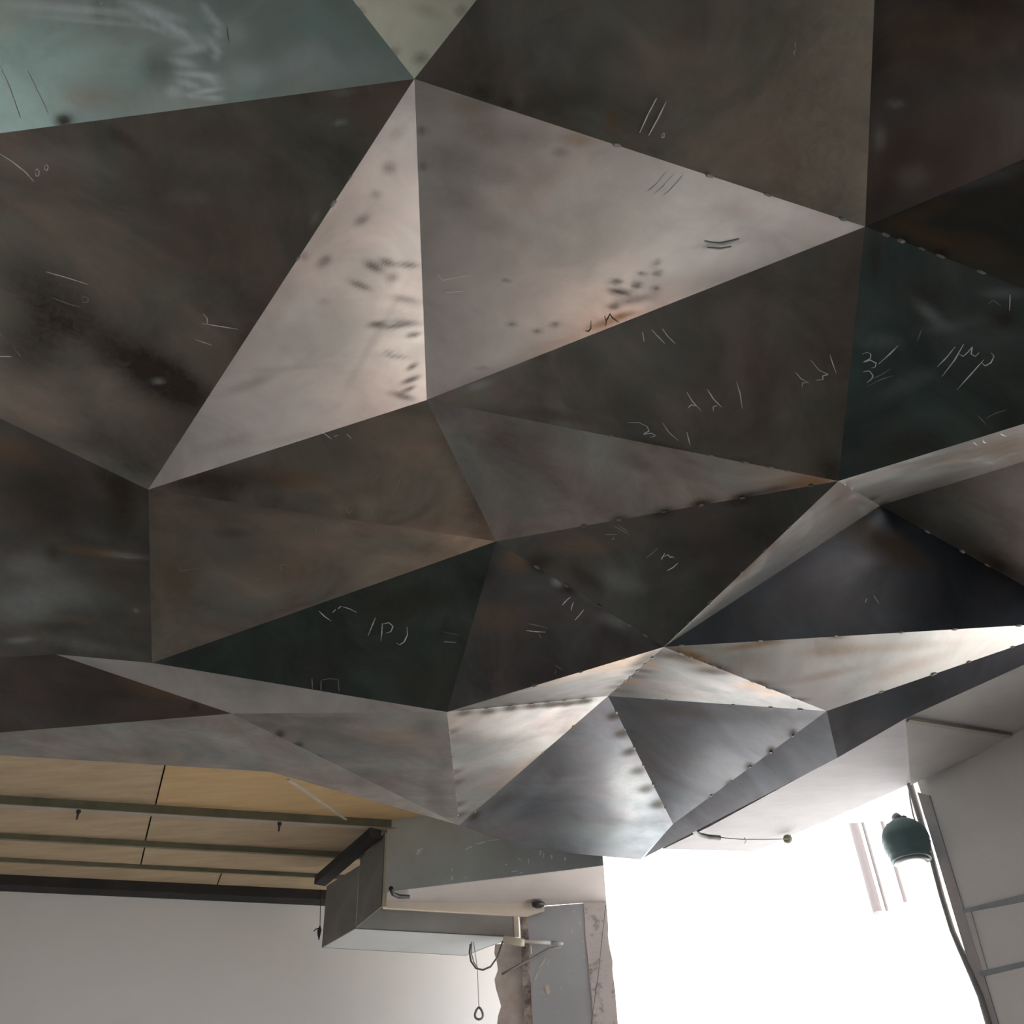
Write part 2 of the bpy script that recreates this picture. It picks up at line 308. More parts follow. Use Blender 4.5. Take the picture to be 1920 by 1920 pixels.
#INSERT_MARKS
# scratched pencil and chalk numbers of the fitters, traced on each sheet
def hook(x, y, s=1): return [(x, y), (x + 6 * s, y + 3), (x + 2 * s, y + 9)]
mk('teal', [(-2, 122), (18, 165), (38, 221)], [(50, 130), (68, 168), (90, 213)], w=2.4)
mk('teal', [(408, 5), (425, 28)], [(425, 50), (428, 78)], w=1.6, m=2)
mk('brown', [(-3, 286), (24, 303), (48, 322), (64, 340)], [(190, 5), (190, 6)], w=2.2)
mk('brown', [(66, 320), (70, 316), (74, 321), (73, 329), (68, 330), (66, 322)], [(84, 311), (88, 308), (91, 313), (88, 320), (84, 317), (84, 311)], w=1.6)
mk('brown', [(86, 509), (125, 520), (166, 533)], [(379, 606), (410, 611), (447, 617)], [(381, 588), (389, 597), (389, 607)], [(366, 636), (398, 647)], [(-2, 622), (18, 642), (40, 668)], [(-2, 668), (22, 668)], w=2)
mk('brown', [(97, 557), (125, 568), (152, 576)], [(153, 558), (159, 555), (166, 559), (165, 566), (157, 567), (153, 560)], w=1.4, m=2)
mk('up', [(1231, 184), (1215, 214), (1199, 249)], [(1249, 190), (1234, 221), (1216, 254)], w=2.2)
mk('up', [(1241, 250), (1245, 250), (1245, 257), (1241, 258), (1241, 251)], w=1.8)
mk('up', [(1491, 78), (1490, 90)], [(1492, 92), (1488, 98), (1489, 104)], w=1.5, m=2)
mk('pr', [(1248, 323), (1232, 345), (1210, 362)], [(1262, 328), (1244, 350), (1222, 367)], [(1279, 330), (1262, 352), (1243, 367)], [(820, 514), (830, 525), (852, 521), (882, 515)], [(835, 548), (872, 545)], w=1.8)
mk('pr', [(1320, 452), (1350, 457), (1386, 448)], [(1325, 464), (1352, 466), (1372, 462)], w=4, m=2)
mk('pr', [(1108, 600), (1108, 616), (1103, 621), (1097, 620)], [(1133, 592), (1137, 602), (1135, 612)], [(1143, 587), (1148, 596), (1160, 604)], [(1138, 600), (1144, 588)], w=2, m=3)
mk('cde', [(1222, 618), (1233, 630), (1247, 644)], [(1242, 616), (1252, 630), (1267, 645)], [(1205, 622), (1208, 641)], [(1288, 735), (1298, 752), (1315, 770)], [(1306, 761), (1296, 759), (1290, 765)],
   [(1326, 729), (1338, 748), (1354, 764)], [(1345, 760), (1337, 763), (1338, 771)], [(1381, 716), (1388, 738), (1392, 766)], w=2)
mk('cde', [(1177, 792), (1198, 792), (1214, 800), (1217, 808), (1206, 814), (1222, 812), (1230, 817), (1218, 820)], [(1242, 792), (1254, 810), (1272, 826)], [(1288, 810), (1294, 834)],
   [(1492, 698), (1502, 710), (1517, 718)], [(1515, 717), (1505, 718), (1504, 726)], [(1520, 675), (1536, 694), (1553, 702), (1542, 705), (1544, 711), (1531, 713)], [(1556, 665), (1562, 683), (1568, 700)], w=1.7)
mk('der', [(1617, 664), (1626, 660), (1633, 664), (1632, 672), (1619, 679), (1632, 675), (1643, 681), (1641, 688), (1634, 690)], [(1684, 648), (1668, 664), (1648, 682)],
   [(1618, 697), (1630, 695), (1637, 704), (1634, 711), (1625, 718)], [(1791, 650), (1775, 670), (1757, 688)], [(1807, 645), (1790, 675), (1766, 706)], [(1799, 664), (1806, 668), (1815, 660), (1823, 650), (1821, 664), (1829, 668), (1836, 661)],
   [(1845, 674), (1822, 700), (1794, 731)], [(1840, 679), (1847, 686), (1858, 680), (1864, 668), (1858, 661)], [(1894, 552), (1893, 582)], w=1.8)
mk('der', [(1670, 691), (1652, 703), (1628, 713)], [(1676, 704), (1650, 712), (1625, 725)], [(1833, 778), (1849, 796)], [(1848, 784), (1868, 774), (1888, 768)], [(1852, 570), (1862, 563), (1877, 573)], [(1728, 618), (1720, 640)], w=1.4, m=2)
mk('dr', [(1720, 381), (1735, 374), (1760, 365)], w=1.8)
mk('cej', [(1070, 837), (1090, 841), (1112, 846)], [(1058, 843), (1076, 849), (1092, 851)], [(1077, 826), (1079, 834), (1072, 836)], [(1105, 826), (1110, 830), (1104, 832)], [(1059, 893), (1078, 892), (1102, 896)],
   [(1085, 873), (1090, 881), (1098, 881), (1106, 878), (1108, 886)], [(1117, 888), (1132, 883)], [(1070, 907), (1088, 912), (1108, 917)], w=1.3, m=2)
mk('jem', [(1135, 1002), (1158, 1002)], [(1151, 1006), (1151, 1011), (1146, 1011)], [(1160, 985), (1180, 998)], [(1152, 986), (1180, 1002)], [(1211, 1047), (1222, 1038), (1233, 1028)], w=1.4, m=2)
mk('jem', [(1240, 1049), (1247, 1037)], [(1245, 1043), (1253, 1040), (1257, 1045), (1261, 1043), (1265, 1047)], [(1251, 1070), (1262, 1064), (1272, 1055)], w=1.8)
mk('jmn', [(1054, 1135), (1062, 1126), (1070, 1119)], [(1071, 1145), (1073, 1136), (1076, 1129)], [(1078, 1163), (1086, 1154), (1095, 1143)], [(1090, 1111), (1102, 1099)], [(1103, 1117), (1113, 1105)], [(987, 1182), (1004, 1184), (1023, 1185)], w=1.8)
mk('jmn', [(990, 1169), (1010, 1173), (1028, 1178)], [(1010, 1188), (1016, 1196)], [(1041, 1247), (1055, 1256)], [(1043, 1256), (1041, 1264)], w=1.2, m=2)
mk('kjn', [(598, 1145), (608, 1155), (621, 1164)], [(624, 1148), (630, 1142)], [(634, 1141), (640, 1136)], [(642, 1137), (655, 1141), (669, 1148)], [(704, 1158), (697, 1175), (690, 1192)], [(717, 1168), (716, 1186), (714, 1202)],
   [(718, 1170), (729, 1167), (737, 1174), (733, 1184), (723, 1187)], [(763, 1175), (764, 1190), (758, 1203), (749, 1209), (743, 1205)], [(832, 1203), (856, 1204)], [(893, 1172), (906, 1168), (918, 1168)], w=1.8)
mk('kjn', [(585, 1271), (586, 1292)], [(602, 1276), (602, 1300)], [(602, 1275), (618, 1272), (633, 1274)], [(634, 1272), (636, 1297)], [(830, 1184), (862, 1191)], [(890, 1180), (900, 1184), (916, 1181)], [(893, 1180), (892, 1172)], w=1.5, m=2)
mk('bcj', [(606, 811), (622, 823)], [(626, 818), (634, 816)], [(650, 813), (659, 822)], w=1.6)
mk('bcj', [(752, 895), (746, 908), (739, 919)], [(711, 889), (696, 907)], [(648, 949), (654, 962), (661, 955)], [(700, 950), (694, 970)], w=1.2, m=2)
mk('bjk', [(589, 984), (594, 999)], [(642, 979), (651, 998)], [(520, 1061), (534, 1058), (551, 1063)], [(525, 1062), (529, 1070)], [(474, 1083), (482, 1085), (491, 1088)], [(338, 1070), (372, 1065)], [(337, 1062), (338, 1071)], w=1.2, m=2)
mk('k9', [(222, 1041), (242, 1045), (266, 1045)], w=3, m=2)
mk('eqr', [(1816, 858), (1830, 851), (1846, 843)], [(1817, 868), (1832, 860), (1846, 852)], [(1884, 854), (1896, 851), (1908, 850)], [(1848, 866), (1857, 867), (1864, 870)], [(1872, 861), (1880, 856)], [(1825, 829), (1832, 834)], [(1842, 824), (1846, 830), (1852, 827)], [(1876, 813), (1886, 818)], w=1.8)
mk('eqr', [(1640, 922), (1656, 914), (1668, 912), (1672, 916)], [(1652, 910), (1672, 903)], w=1.3, m=2)
mk('emq', [(1586, 957), (1600, 945)], w=1.4, m=2)
mk('mqs', [(1622, 1130), (1625, 1122)], [(1638, 1117), (1648, 1132)], w=1.2, m=2)
# stains: wiped bands, fingerprints, scorch marks of the welder, and some painted shade
st('teal', (150, 18, 150, 8, 4, 1, .5), (180, 40, 110, 5, 6, 1, .4), (290, 20, 60, 9, 20, 1, .7), (310, 42, 60, 7, 28, 1, .7), (285, 50, 50, 5, 25, 1, .6), (340, 66, 40, 8, 32, 1, .7), (388, 20, 18, 8, 50, 1, .8), (402, 40, 16, 7, 35, 1, .8), (362, 92, 30, 9, -10, 1, .7), (390, 76, 22, 6, 40, 1, .7), (408, 62, 8, 14, 0, 1, .8), (407, 98, 8, 16, 5, 1, .85), (345, 118, 26, 8, 15, 1, .6), (370, 140, 34, 6, 5, 1, .8), (355, 158, 22, 6, 20, 1, .7), (398, 150, 16, 9, 30, 1, .75), (390, 170, 26, 5, -8, 1, .9), (400, 184, 18, 5, 5, 1, .9), (362, 180, 18, 5, 10, 1, .6), (325, 172, 14, 12, 0, 1, .45), (440, 60, 30, 20, 0, 1, .2),
   (300, 125, 35, 40, 0, 0, .45), (185, 20, 14, 35, -10, 0, .4), (210, 8, 10, 25, 0, 0, .3), (470, 140, 40, 25, 0, 1, .4), (120, 226, 17, 13, 0, 0, .9), (560, 110, 60, 22, -25, 1, .35), (170, 180, 60, 26, 0, 2, .3), (620, 130, 80, 30, -10, 1, .3))
st('yel', (675, 22, 9, 9, 0, 0, .4), (740, 97, 9, 9, 0, 0, .5), (865, 20, 12, 12, 0, 0, .45), (790, 110, 16, 14, 0, 0, .5), (800, 20, 30, 14, 20, 0, .25))
st('up', (1530, 190, 125, 420, 0, 0, .5), (1000, 60, 170, 90, 20, 1, .16), (902, 172, 22, 20, 0, 0, .9), (955, 196, 19, 16, 0, 0, .8), (1045, 130, 22, 40, -25, 0, .75), (1080, 180, 35, 22, 30, 0, .7), (1010, 155, 30, 12, 0, 0, .4), (1150, 225, 16, 26, 0, 2, .6), (1330, 170, 60, 120, 0, 0, .25))  # first two patches: shade on the right, light on the left, painted in
st('brown', (490, 130, 60, 22, 5, 2, .4), (420, 260, 50, 40, 0, 0, .35), (230, 260, 40, 12, 35, 0, .6), (130, 300, 90, 25, 5, 1, .12), (640, 172, 20, 8, 0, 1, .4), (638, 230, 12, 5, 0, 1, .6), (360, 370, 40, 12, 0, 1, .15), (90, 560, 120, 60, 30, 0, .7), (280, 690, 140, 45, 30, 0, .75), (60, 650, 70, 60, 0, 0, .6), (330, 730, 100, 40, 30, 0, .5), (590, 410, 8, 14, 20, 1, .4), (297, 715, 12, 5, 0, 1, .5), (250, 850, 90, 40, 30, 0, .35))  # wide dark bands at lower left: dim reflection painted into the colour
st('pl', (730, 315, 14, 12, 0, 0, .45), (705, 365, 11, 9, 0, 0, .35), (678, 412, 17, 9, -30, 0, .5), (608, 490, 15, 9, -35, 0, .6), (570, 480, 10, 8, 0, 0, .4), (745, 250, 20, 12, -40, 2, .3), (700, 500, 20, 8, 25, 0, .65), (725, 492, 16, 7, 20, 0, .6), (765, 497, 22, 5, 5, 0, .55),
   (675, 535, 22, 6, 20, 0, .6), (735, 520, 12, 9, 0, 0, .4), (762, 562, 26, 6, 10, 0, .35), (705, 608, 18, 6, -8, 0, .6), (740, 612, 26, 4, -5, 0, .5), (762, 605, 26, 5, 5, 0, .4), (775, 628, 14, 5, -10, 0, .5), (728, 660, 10, 3, 0, 0, .4), (740, 668, 24, 3, 5, 0, .4), (772, 688, 12, 5, -25, 0, .6), (770, 712, 18, 5, -20, 0, .6), (765, 730, 14, 4, -20, 0, .5),
   (752, 742, 26, 6, 15, 0, .5), (540, 690, 90, 6, -5, 0, .15), (470, 720, 60, 10, -20, 0, .25), (430, 830, 60, 12, -15, 0, .18), (610, 566, 14, 7, 0, 0, .25), (700, 640, 120, 8, -60, 0, .12), (660, 300, 14, 30, 30, 2, .35), (560, 820, 90, 8, -10, 2, .2))
st('pr', (905, 250, 45, 28, 15, 0, .45), (850, 300, 60, 30, 10, 0, .45), (840, 370, 60, 26, 10, 0, .4), (930, 330, 40, 20, 0, 0, .3), (880, 200, 40, 24, 10, 2, .4), (790, 245, 10, 9, 0, 0, .7), (792, 312, 9, 9, 0, 0, .5), (1050, 285, 16, 9, 0, 0, .45), (1085, 262, 30, 14, 0, 2, .5), (1155, 528, 13, 5, 5, 0, .6), (1162, 547, 21, 6, 8, 0, .65), (1194, 535, 10, 7, 0, 0, .6), (1233, 512, 9, 5, 0, 0, .5),
   (1203, 513, 8, 4, 10, 0, .5), (1230, 541, 8, 6, 0, 0, .5), (1232, 492, 10, 6, -30, 0, .4), (1150, 575, 13, 6, 0, 0, .5), (1170, 590, 26, 6, -10, 2, .6), (1135, 605, 40, 7, -18, 2, .7), (960, 608, 9, 5, 0, 0, .55), (1007, 621, 9, 5, 0, 0, .6), (1040, 608, 9, 5, -10, 0, .6), (1350, 457, 40, 4, -8, 0, .5), (1190, 562, 40, 8, -10, 0, .3),
   (950, 526, 12, 3, 0, 0, .4), (1055, 700, 60, 6, -10, 0, .2), (905, 690, 12, 4, 0, 0, .3), (1400, 400, 60, 12, 10, 2, .2), (1000, 420, 90, 14, 20, 1, .15))
st('cde', (1425, 700, 30, 230, 0, 0, .35), (895, 790, 60, 28, 10, 0, .5), (900, 722, 25, 8, -15, 1, .35), (1085, 612, 26, 16, 0, 0, .5), (1010, 665, 20, 12, 0, 0, .4), (1240, 838, 60, 10, 12, 0, .5), (1380, 868, 26, 10, 0, 0, .35), (1555, 880, 26, 34, 0, 0, .8), (1050, 780, 60, 12, 10, 0, .5))  # first, tall patch: shade band continued from the upper panel, painted in
st('cej', (1392, 933, 26, 9, -10, 0, .9), (1315, 945, 26, 9, -10, 0, .9), (1245, 960, 22, 9, -10, 0, .8), (1162, 975, 18, 9, -10, 0, .8), (1520, 905, 55, 20, -8, 2, .8), (1450, 918, 40, 7, -12, 0, .6), (1200, 868, 40, 16, 20, 0, .3), (970, 850, 70, 80, 20, 0, .35))
st('bcj', (860, 820, 40, 90, -20, 0, .55), (905, 950, 40, 70, -10, 0, .6), (430, 905, 90, 26, -8, 0, .75), (640, 930, 60, 16, -8, 0, .35), (660, 965, 20, 26, 0, 0, .5), (560, 900, 60, 20, 0, 2, .5), (350, 900, 60, 14, -10, 0, .5))
st('bjk', (430, 1000, 40, 10, 0, 0, .5), (330, 1090, 40, 50, 0, 2, .35), (440, 1110, 90, 40, -10, 1, .12), (500, 1080, 100, 30, -10, 2, .35), (825, 1070, 12, 12, 0, 0, .7))
st('k9', (90, 930, 100, 60, 10, 0, .6), (230, 960, 30, 60, 0, 0, .75), (210, 900, 50, 22, 35, 0, .7), (180, 1035, 60, 8, 5, 2, .7), (235, 1042, 40, 6, 5, 1, .7), (110, 1110, 90, 30, 5, 1, .4), (40, 1140, 60, 30, 0, 1, .5), (90, 1175, 60, 10, 0, 0, .4), (40, 1200, 26, 6, -5, 1, .6), (140, 1160, 40, 10, 10, 2, .3), (160, 1210, 80, 12, 10, 1, .25), (60, 1060, 60, 20, 0, 1, .3), (210, 1080, 40, 30, 0, 2, .25), (100, 1040, 14, 18, 0, 0, .5), (30, 850, 80, 30, 20, 2, .4), (255, 1145, 5, 4, 0, 1, .8))
st('kjn', (560, 1240, 140, 60, 10, 0, .45), (800, 1290, 70, 60, 0, 0, .3), (760, 1130, 110, 30, -10, 0, .5))
st('jmn', (1062, 1098, 24, 14, 30, 0, .9), (1045, 1092, 12, 8, 30, 1, .8), (1010, 1060, 26, 14, 30, 0, .8), (970, 1050, 30, 26, 0, 2, .5), (1120, 1125, 40, 16, 35, 0, .7), (1105, 1118, 30, 10, 35, 1, .4), (1160, 1165, 40, 14, 20, 1, .5), (1180, 1176, 16, 9, 20, 0, .8), (915, 1075, 16, 16, 0, 0, .7), (930, 1160, 60, 30, 0, 2, .3), (1240, 1205, 16, 9, 0, 0, .8))
st('jem', (1010, 1052, 26, 14, 0, 0, .8), (1100, 1085, 40, 16, 35, 0, .6), (1240, 962, 24, 10, -10, 0, .8), (1390, 940, 30, 10, -10, 0, .7), (1165, 1090, 40, 20, 20, 1, .25), (1060, 1110, 14, 10, 0, 0, .8), (1100, 1025, 60, 14, 0, 2, .3))
st('emq', (1410, 1045, 14, 34, 45, 2, .9), (1450, 1025, 10, 16, 45, 2, .6), (1580, 925, 26, 30, 30, 2, .5), (1390, 1075, 10, 22, 45, 2, .5), (1610, 940, 26, 8, 20, 0, .6), (1500, 985, 20, 26, 45, 0, .25), (1640, 960, 16, 8, 0, 0, .7))
st('eqr', (1700, 900, 80, 12, -17, 1, .4), (1820, 850, 90, 16, -17, 2, .5), (1900, 850, 40, 30, 0, 2, .5), (1655, 948, 18, 7, -20, 0, .8), (1635, 936, 14, 5, -20, 0, .7))
st('mqs', (1640, 1010, 90, 30, 25, 0, .6), (1500, 1140, 160, 40, -5, 0, .25), (1700, 1040, 60, 26, 30, 0, .6))
st('qsr', (1700, 970, 50, 12, 20, 2, .5), (1850, 1050, 80, 20, 30, 2, .45), (1870, 1060, 40, 14, 30, 0, .8))
st('msu', (1335, 1255, 34, 12, 8, 0, .9), (1320, 1250, 60, 14, 20, 2, .8), (1410, 1282, 34, 7, 3, 0, .85), (1440, 1296, 36, 7, 3, 0, .85), (1488, 1313, 26, 5, -3, 0, .7), (1420, 1208, 60, 7, -8, 2, .7), (1400, 1240, 60, 26, 15, 2, .25), (1560, 1215, 50, 20, -10, 2, .3), (1550, 1265, 70, 8, -12, 2, .35), (1650, 1215, 160, 10, -4, 2, .3), (1280, 1225, 50, 10, 10, 2, .8), (1425, 1200, 26, 5, 0, 0, .5), (1567, 1194, 18, 5, 0, 0, .5), (1700, 1250, 90, 12, -18, 2, .3), (1270, 1214, 60, 5, 0, 0, .3))
st('muv', (1290, 1235, 40, 9, 10, 0, .8), (1210, 1245, 30, 7, 10, 2, .9), (1205, 1258, 24, 4, 5, 0, .7), (1195, 1268, 26, 5, 5, 0, .6), (1185, 1280, 26, 4, 5, 2, .9), (1340, 1258, 40, 8, 5, 0, .7), (1410, 1286, 36, 6, 5, 2, .9), (1440, 1300, 26, 5, 5, 2, .8), (1240, 1228, 36, 9, 0, 0, .6), (1300, 1240, 70, 12, 15, 2, .5), (1170, 1296, 24, 4, 5, 0, .5), (1260, 1300, 90, 4, 2, 2, .3))
st('mvn', (1222, 1228, 30, 9, -20, 0, .7), (1200, 1245, 20, 5, -10, 0, .7), (1190, 1258, 18, 5, -10, 0, .7), (1175, 1278, 22, 4, 0, 0, .6), (1160, 1288, 20, 4, 0, 0, .6), (1120, 1250, 90, 8, -20, 2, .6), (1180, 1240, 60, 12, -20, 2, .7), (1050, 1268, 70, 6, -17, 2, .4),
   *[(x, y, 16, 5, -8, 0, .9) for x, y in ((872, 1332), (915, 1329), (957, 1323), (997, 1320), (1028, 1317), (1060, 1315), (1095, 1311))], (980, 1322, 120, 5, -7, 0, .35))
st('nvw', *[(x, y, 18, 6, -8, 0, .9) for x, y in ((872, 1337), (915, 1334), (957, 1328), (997, 1324), (1030, 1321), (1062, 1319), (1095, 1315))], (980, 1440, 60, 10, -38, 2, .35), (1010, 1420, 40, 5, -35, 0, .3), (1075, 1362, 14, 6, -40, 2, .8),
   *[(846 + (y - 1352) * .09, y, 16, 5, -20, 0, .7) for y in (1372, 1447, 1467, 1508, 1528)], (890, 1527, 16, 6, -40, 0, .8), (950, 1370, 50, 12, 0, 1, .2))
st('vwx', *[(x, y, 15, 8, -10, 0, .8) for x, y in ((1150, 1343), (1165, 1376), (1180, 1410), (1194, 1445), (1210, 1479), (1232, 1508))], (1000, 1440, 40, 14, -40, 0, .35), (950, 1500, 60, 16, -38, 0, .3), (1180, 1470, 40, 60, -20, 1, .35), (1100, 1560, 90, 20, 0, 1, .15), (900, 1570, 60, 16, 0, 0, .3), (890, 1530, 14, 6, -40, 0, .8))
st('vux', *[(x, y, 9, 9, 0, 0, .9) for x, y in ((1487, 1376), (1446, 1408), (1405, 1438), (1368, 1472), (1334, 1503))], (1300, 1340, 120, 14, 5, 0, .35), (1280, 1330, 60, 14, 8, 0, .3), (1210, 1400, 30, 60, -20, 0, .3), (1350, 1440, 60, 40, 0, 1, .15), (1470, 1340, 60, 10, 5, 0, .3))
st('onw', (525, 1376, 9, 7, 0, 0, .9), (560, 1396, 9, 5, 0, 0, .8), (597, 1421, 8, 5, 0, 0, .7), (630, 1350, 60, 9, 0, 0, .4), (800, 1360, 30, 30, 0, 0, .3), (820, 1500, 20, 50, -10, 0, .25), (745, 1380, 60, 20, 0, 2, .3))
st('kno', (200, 1236, 60, 10, 8, 1, .3), (440, 1300, 90, 8, 5, 1, .15))
st('o29', (365, 1325, 9, 10, 0, 0, .8), (300, 1290, 80, 20, 10, 2, .5), (130, 1380, 120, 14, -5, 0, .5))
st('o5', (200, 1395, 90, 10, 0, 1, .2), (430, 1355, 60, 12, 0, 2, .2))
st('der', (1700, 720, 60, 16, -25, 1, .3), (1650, 640, 40, 16, 0, 1, .3), (1790, 610, 60, 12, -10, 1, .3), (1880, 550, 40, 10, 0, 1, .5), (1750, 590, 40, 10, 40, 1, .3), (1850, 640, 60, 30, 0, 1, .2), (1730, 560, 90, 50, 0, 0, .5), (1880, 600, 30, 20, 0, 0, .9), (1700, 840, 120, 40, -15, 0, .5), (1640, 470, 20, 60, 0, 0, .6), (1740, 590, 30, 10, 40, 1, .3))
st('dr', (1730, 440, 60, 14, 20, 2, .5), (1830, 470, 90, 30, 15, 2, .35), (1690, 452, 14, 10, 0, 0, .9), (1765, 475, 14, 10, 0, 0, .8), (1850, 330, 90, 16, -15, 1, .2), (1730, 400, 60, 14, -20, 2, .4))
st('upr', (1680, 195, 16, 8, 0, 1, .18), (1650, 260, 10, 22, 0, 1, .15), (1800, 60, 120, 60, 0, 2, .15), (1700, 90, 50, 70, 0, 2, .12), (1820, 230, 100, 60, 0, 0, .7), (1710, 330, 30, 22, 0, 1, .08))
for q_ in ('der', 'jmn', 'jem'): ST[q_] = [t[:6] + (t[6] * (.5 if t[5] == 1 else 1),) for t in ST[q_]]
ST['k9'] = [t[:6] + (t[6] * (.45 if t[5] == 1 else 1),) for t in ST['k9']]
def plane_of(ids):
    p = [VT[i] for i in ids]; c = sum(p, Vector()) / len(p); n = Vector()
    for i in range(len(p)): n += (p[i] - c).cross(p[(i + 1) % len(p)] - c)
    n.normalize()
    if n.dot(c - EYE) > 0: n = -n
    return c, n
def panel(key):
    ids, mname = PANELS[key]; ids = ids.split(); c, n = plane_of(ids); p = [VT[i] for i in ids]
    mb = MB(); tris = [(0, i, i + 1) for i in range(1, len(p) - 1)] if len(p) != 4 else [(0, 1, 2), (0, 2, 3)]
    stains = []
    for (x, y, rx, ry, ang, ch, sg) in ST.get(key, []):
        o0 = onp(x, y, c, n); a = math.radians(ang); u = onp(x + math.cos(a), y + math.sin(a), c, n) - o0; v = onp(x - math.sin(a), y + math.cos(a), c, n) - o0
        stains.append((x, y, rx, ry, math.cos(a), math.sin(a), ch, sg))
    inv = RW.transposed()
    outline = []
    for t in tris:
        q = [p[i] for i in t]; big = max((q[i] - q[(i + 1) % 3]).length for i in range(3)); nn = max(2, min(110, int(big / (.014 if stains else .2))))
        idx = {}
        for i in range(nn + 1):
            for j in range(nn + 1 - i):
                w_ = q[0] * (1 - (i + j) / nn) + q[1] * (i / nn) + q[2] * (j / nn); k = mb.pt(w_); idx[i, j] = k
                col = [0, 0, 0, 1]
                if stains:
                    s = inv @ (w_ - EYE); sx = 960 + F * s.x / -s.z; sy = 960 - F * s.y / -s.z
                    for (x, y, rx, ry, ca, sa, ch, sg) in stains:
                        dx, dy = sx - x, sy - y; ex = (dx * ca + dy * sa) / rx; ey = (-dx * sa + dy * ca) / ry; d2 = ex * ex + ey * ey
                        if d2 < 6: col[ch] = min(1, col[ch] + sg * math.exp(-d2 ** 1.3))
                mb.st[k] = col
        for i in range(nn):
            for j in range(nn - i):
                mb.face((idx[i, j], idx[i + 1, j], idx[i, j + 1]))
                if i + j < nn - 1: mb.face((idx[i + 1, j], idx[i + 1, j + 1], idx[i, j + 1]))
        # back side of the sheet
        top = [mb.pt(v - n * .003) for v in q]; mb.face(top)
        for v in top: mb.st[v] = (0, 0, 0, 1)
    m0 = [mb.pt(v) for v in p]; m1 = [mb.pt(v - n * .003) for v in p]
    for v in m0 + m1: mb.st[v] = (0, 0, 0, 1)
    for i in range(len(p)): mb.face((m0[i], m0[(i + 1) % len(p)], m1[(i + 1) % len(p)], m1[i]))
    for pts, wpx, mi in MK.get(key, []):
        r = [onp(x, y, c, n) for x, y in pts]; wd_ = wpx / F * (r[0] - EYE).length / 2
        rnd = random.Random(int(pts[0][0] * 7 + pts[0][1])); fine = []
        for s0, s1 in zip(r, r[1:]):
            for k in range(4): fine.append(s0.lerp(s1, k / 4))
        fine.append(r[-1]); prev = None
        for k, s0 in enumerate(fine):
            d = (fine[min(k + 1, len(fine) - 1)] - fine[max(k - 1, 0)]).normalized(); sd = d.cross(n).normalized()
            ww = wd_ * (.35 + .75 * math.sin(math.pi * min(1, (k + .6) / len(fine)))) * rnd.uniform(.7, 1.2)
            cur = (mb.pt(s0 + sd * ww + n * .0012), mb.pt(s0 - sd * ww + n * .0012))
            for v in cur: mb.st[v] = (0, 0, 0, 1)
            if prev: mb.face((prev[0], prev[1], cur[1], cur[0]), mi)
            prev = cur
    nm = 'fascia_panel' if key in ('fa', 'fb', 'fc') else 'steel_panel'
    return mb.build(nm, [M[mname], M['chalk'], M['chalk_dim'], M['dark_mark']], canopy)
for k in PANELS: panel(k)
#WELDS
SEAMS = dict(
 EM=[(1486,993),(1432,1030),(1388,1072),(1331,1128),(1290,1165),(1268,1188)], MN=[(1171,1235),(1090,1260),(1003,1286)],
 NV=[(872,1332),(912,1329),(957,1324),(996,1320),(1026,1317),(1058,1314),(1094,1310)], MV=[(1222,1231),(1208,1243),(1195,1257),(1181,1268),(1173,1277),(1160,1288),(1148,1299)],
 MU=[(1276,1228),(1294,1236),(1338,1252),(1409,1281),(1440,1293),(1486,1312)], NW=[(843,1372),(846,1420),(849,1447),(855,1490),(858,1508),(860,1528)],
 VW=[(1075,1362),(1018,1411),(928,1488),(890,1522)], VX=[(1155,1336),(1170,1368),(1187,1403),(1203,1437),(1220,1473),(1242,1518)],
 UX=[(1487,1380),(1446,1411),(1407,1438),(1370,1466),(1334,1492)], US=[(1653,1298),(1751,1264),(1817,1242),(1899,1213)],
 MS=[(1278,1211),(1426,1202),(1567,1193),(1690,1186),(1790,1180),(1910,1173)], UV=[(1250,1312),(1375,1321),(1445,1326),(1501,1330)],
 EJ=[(1520,910),(1392,933),(1315,945),(1245,960),(1162,975),(1095,990)], JM=[(1007,1063),(1062,1097),(1122,1137),(1180,1172),(1210,1192)],
 CE=[(1475,885),(1442,878),(1395,870),(1330,856),(1145,815)], QS=[(1740,996),(1805,1032),(1850,1062)], EQ=[(1583,908),(1596,916),(1632,937)],
 DR=[(1661,440),(1690,451),(1730,464),(1765,478),(1840,510)], AD=[(1155,276),(1330,330),(1440,363),(1580,412)], AB=[(630,385),(560,485),(660,335)], AC=[(797,640),(795,560)], AL1=[(217,212),(705,158),(450,187)], KO=[(365,1303)], JN=[(912,1076)], OW=[(525,1384),(597,1420)])
wproto = None; rnd = random.Random(4)
def bead():
    bm = bmesh.new(); bmesh.ops.create_icosphere(bm, subdivisions=2, radius=1)
    for v in bm.verts:
        v.co = Vector((v.co.x * 1.0, v.co.y * .5, v.co.z * .45)) * (1 + .28 * noise.noise(v.co * 2.3 + Vector((3, 1, 7))))
    me = bpy.data.meshes.new('tack_weld'); bm.to_mesh(me); bm.free(); me.materials.append(M['weld'])
    me.polygons.foreach_set('use_smooth', [True] * len(me.polygons)); return me
bmesh_bead = bead()
nw = 0
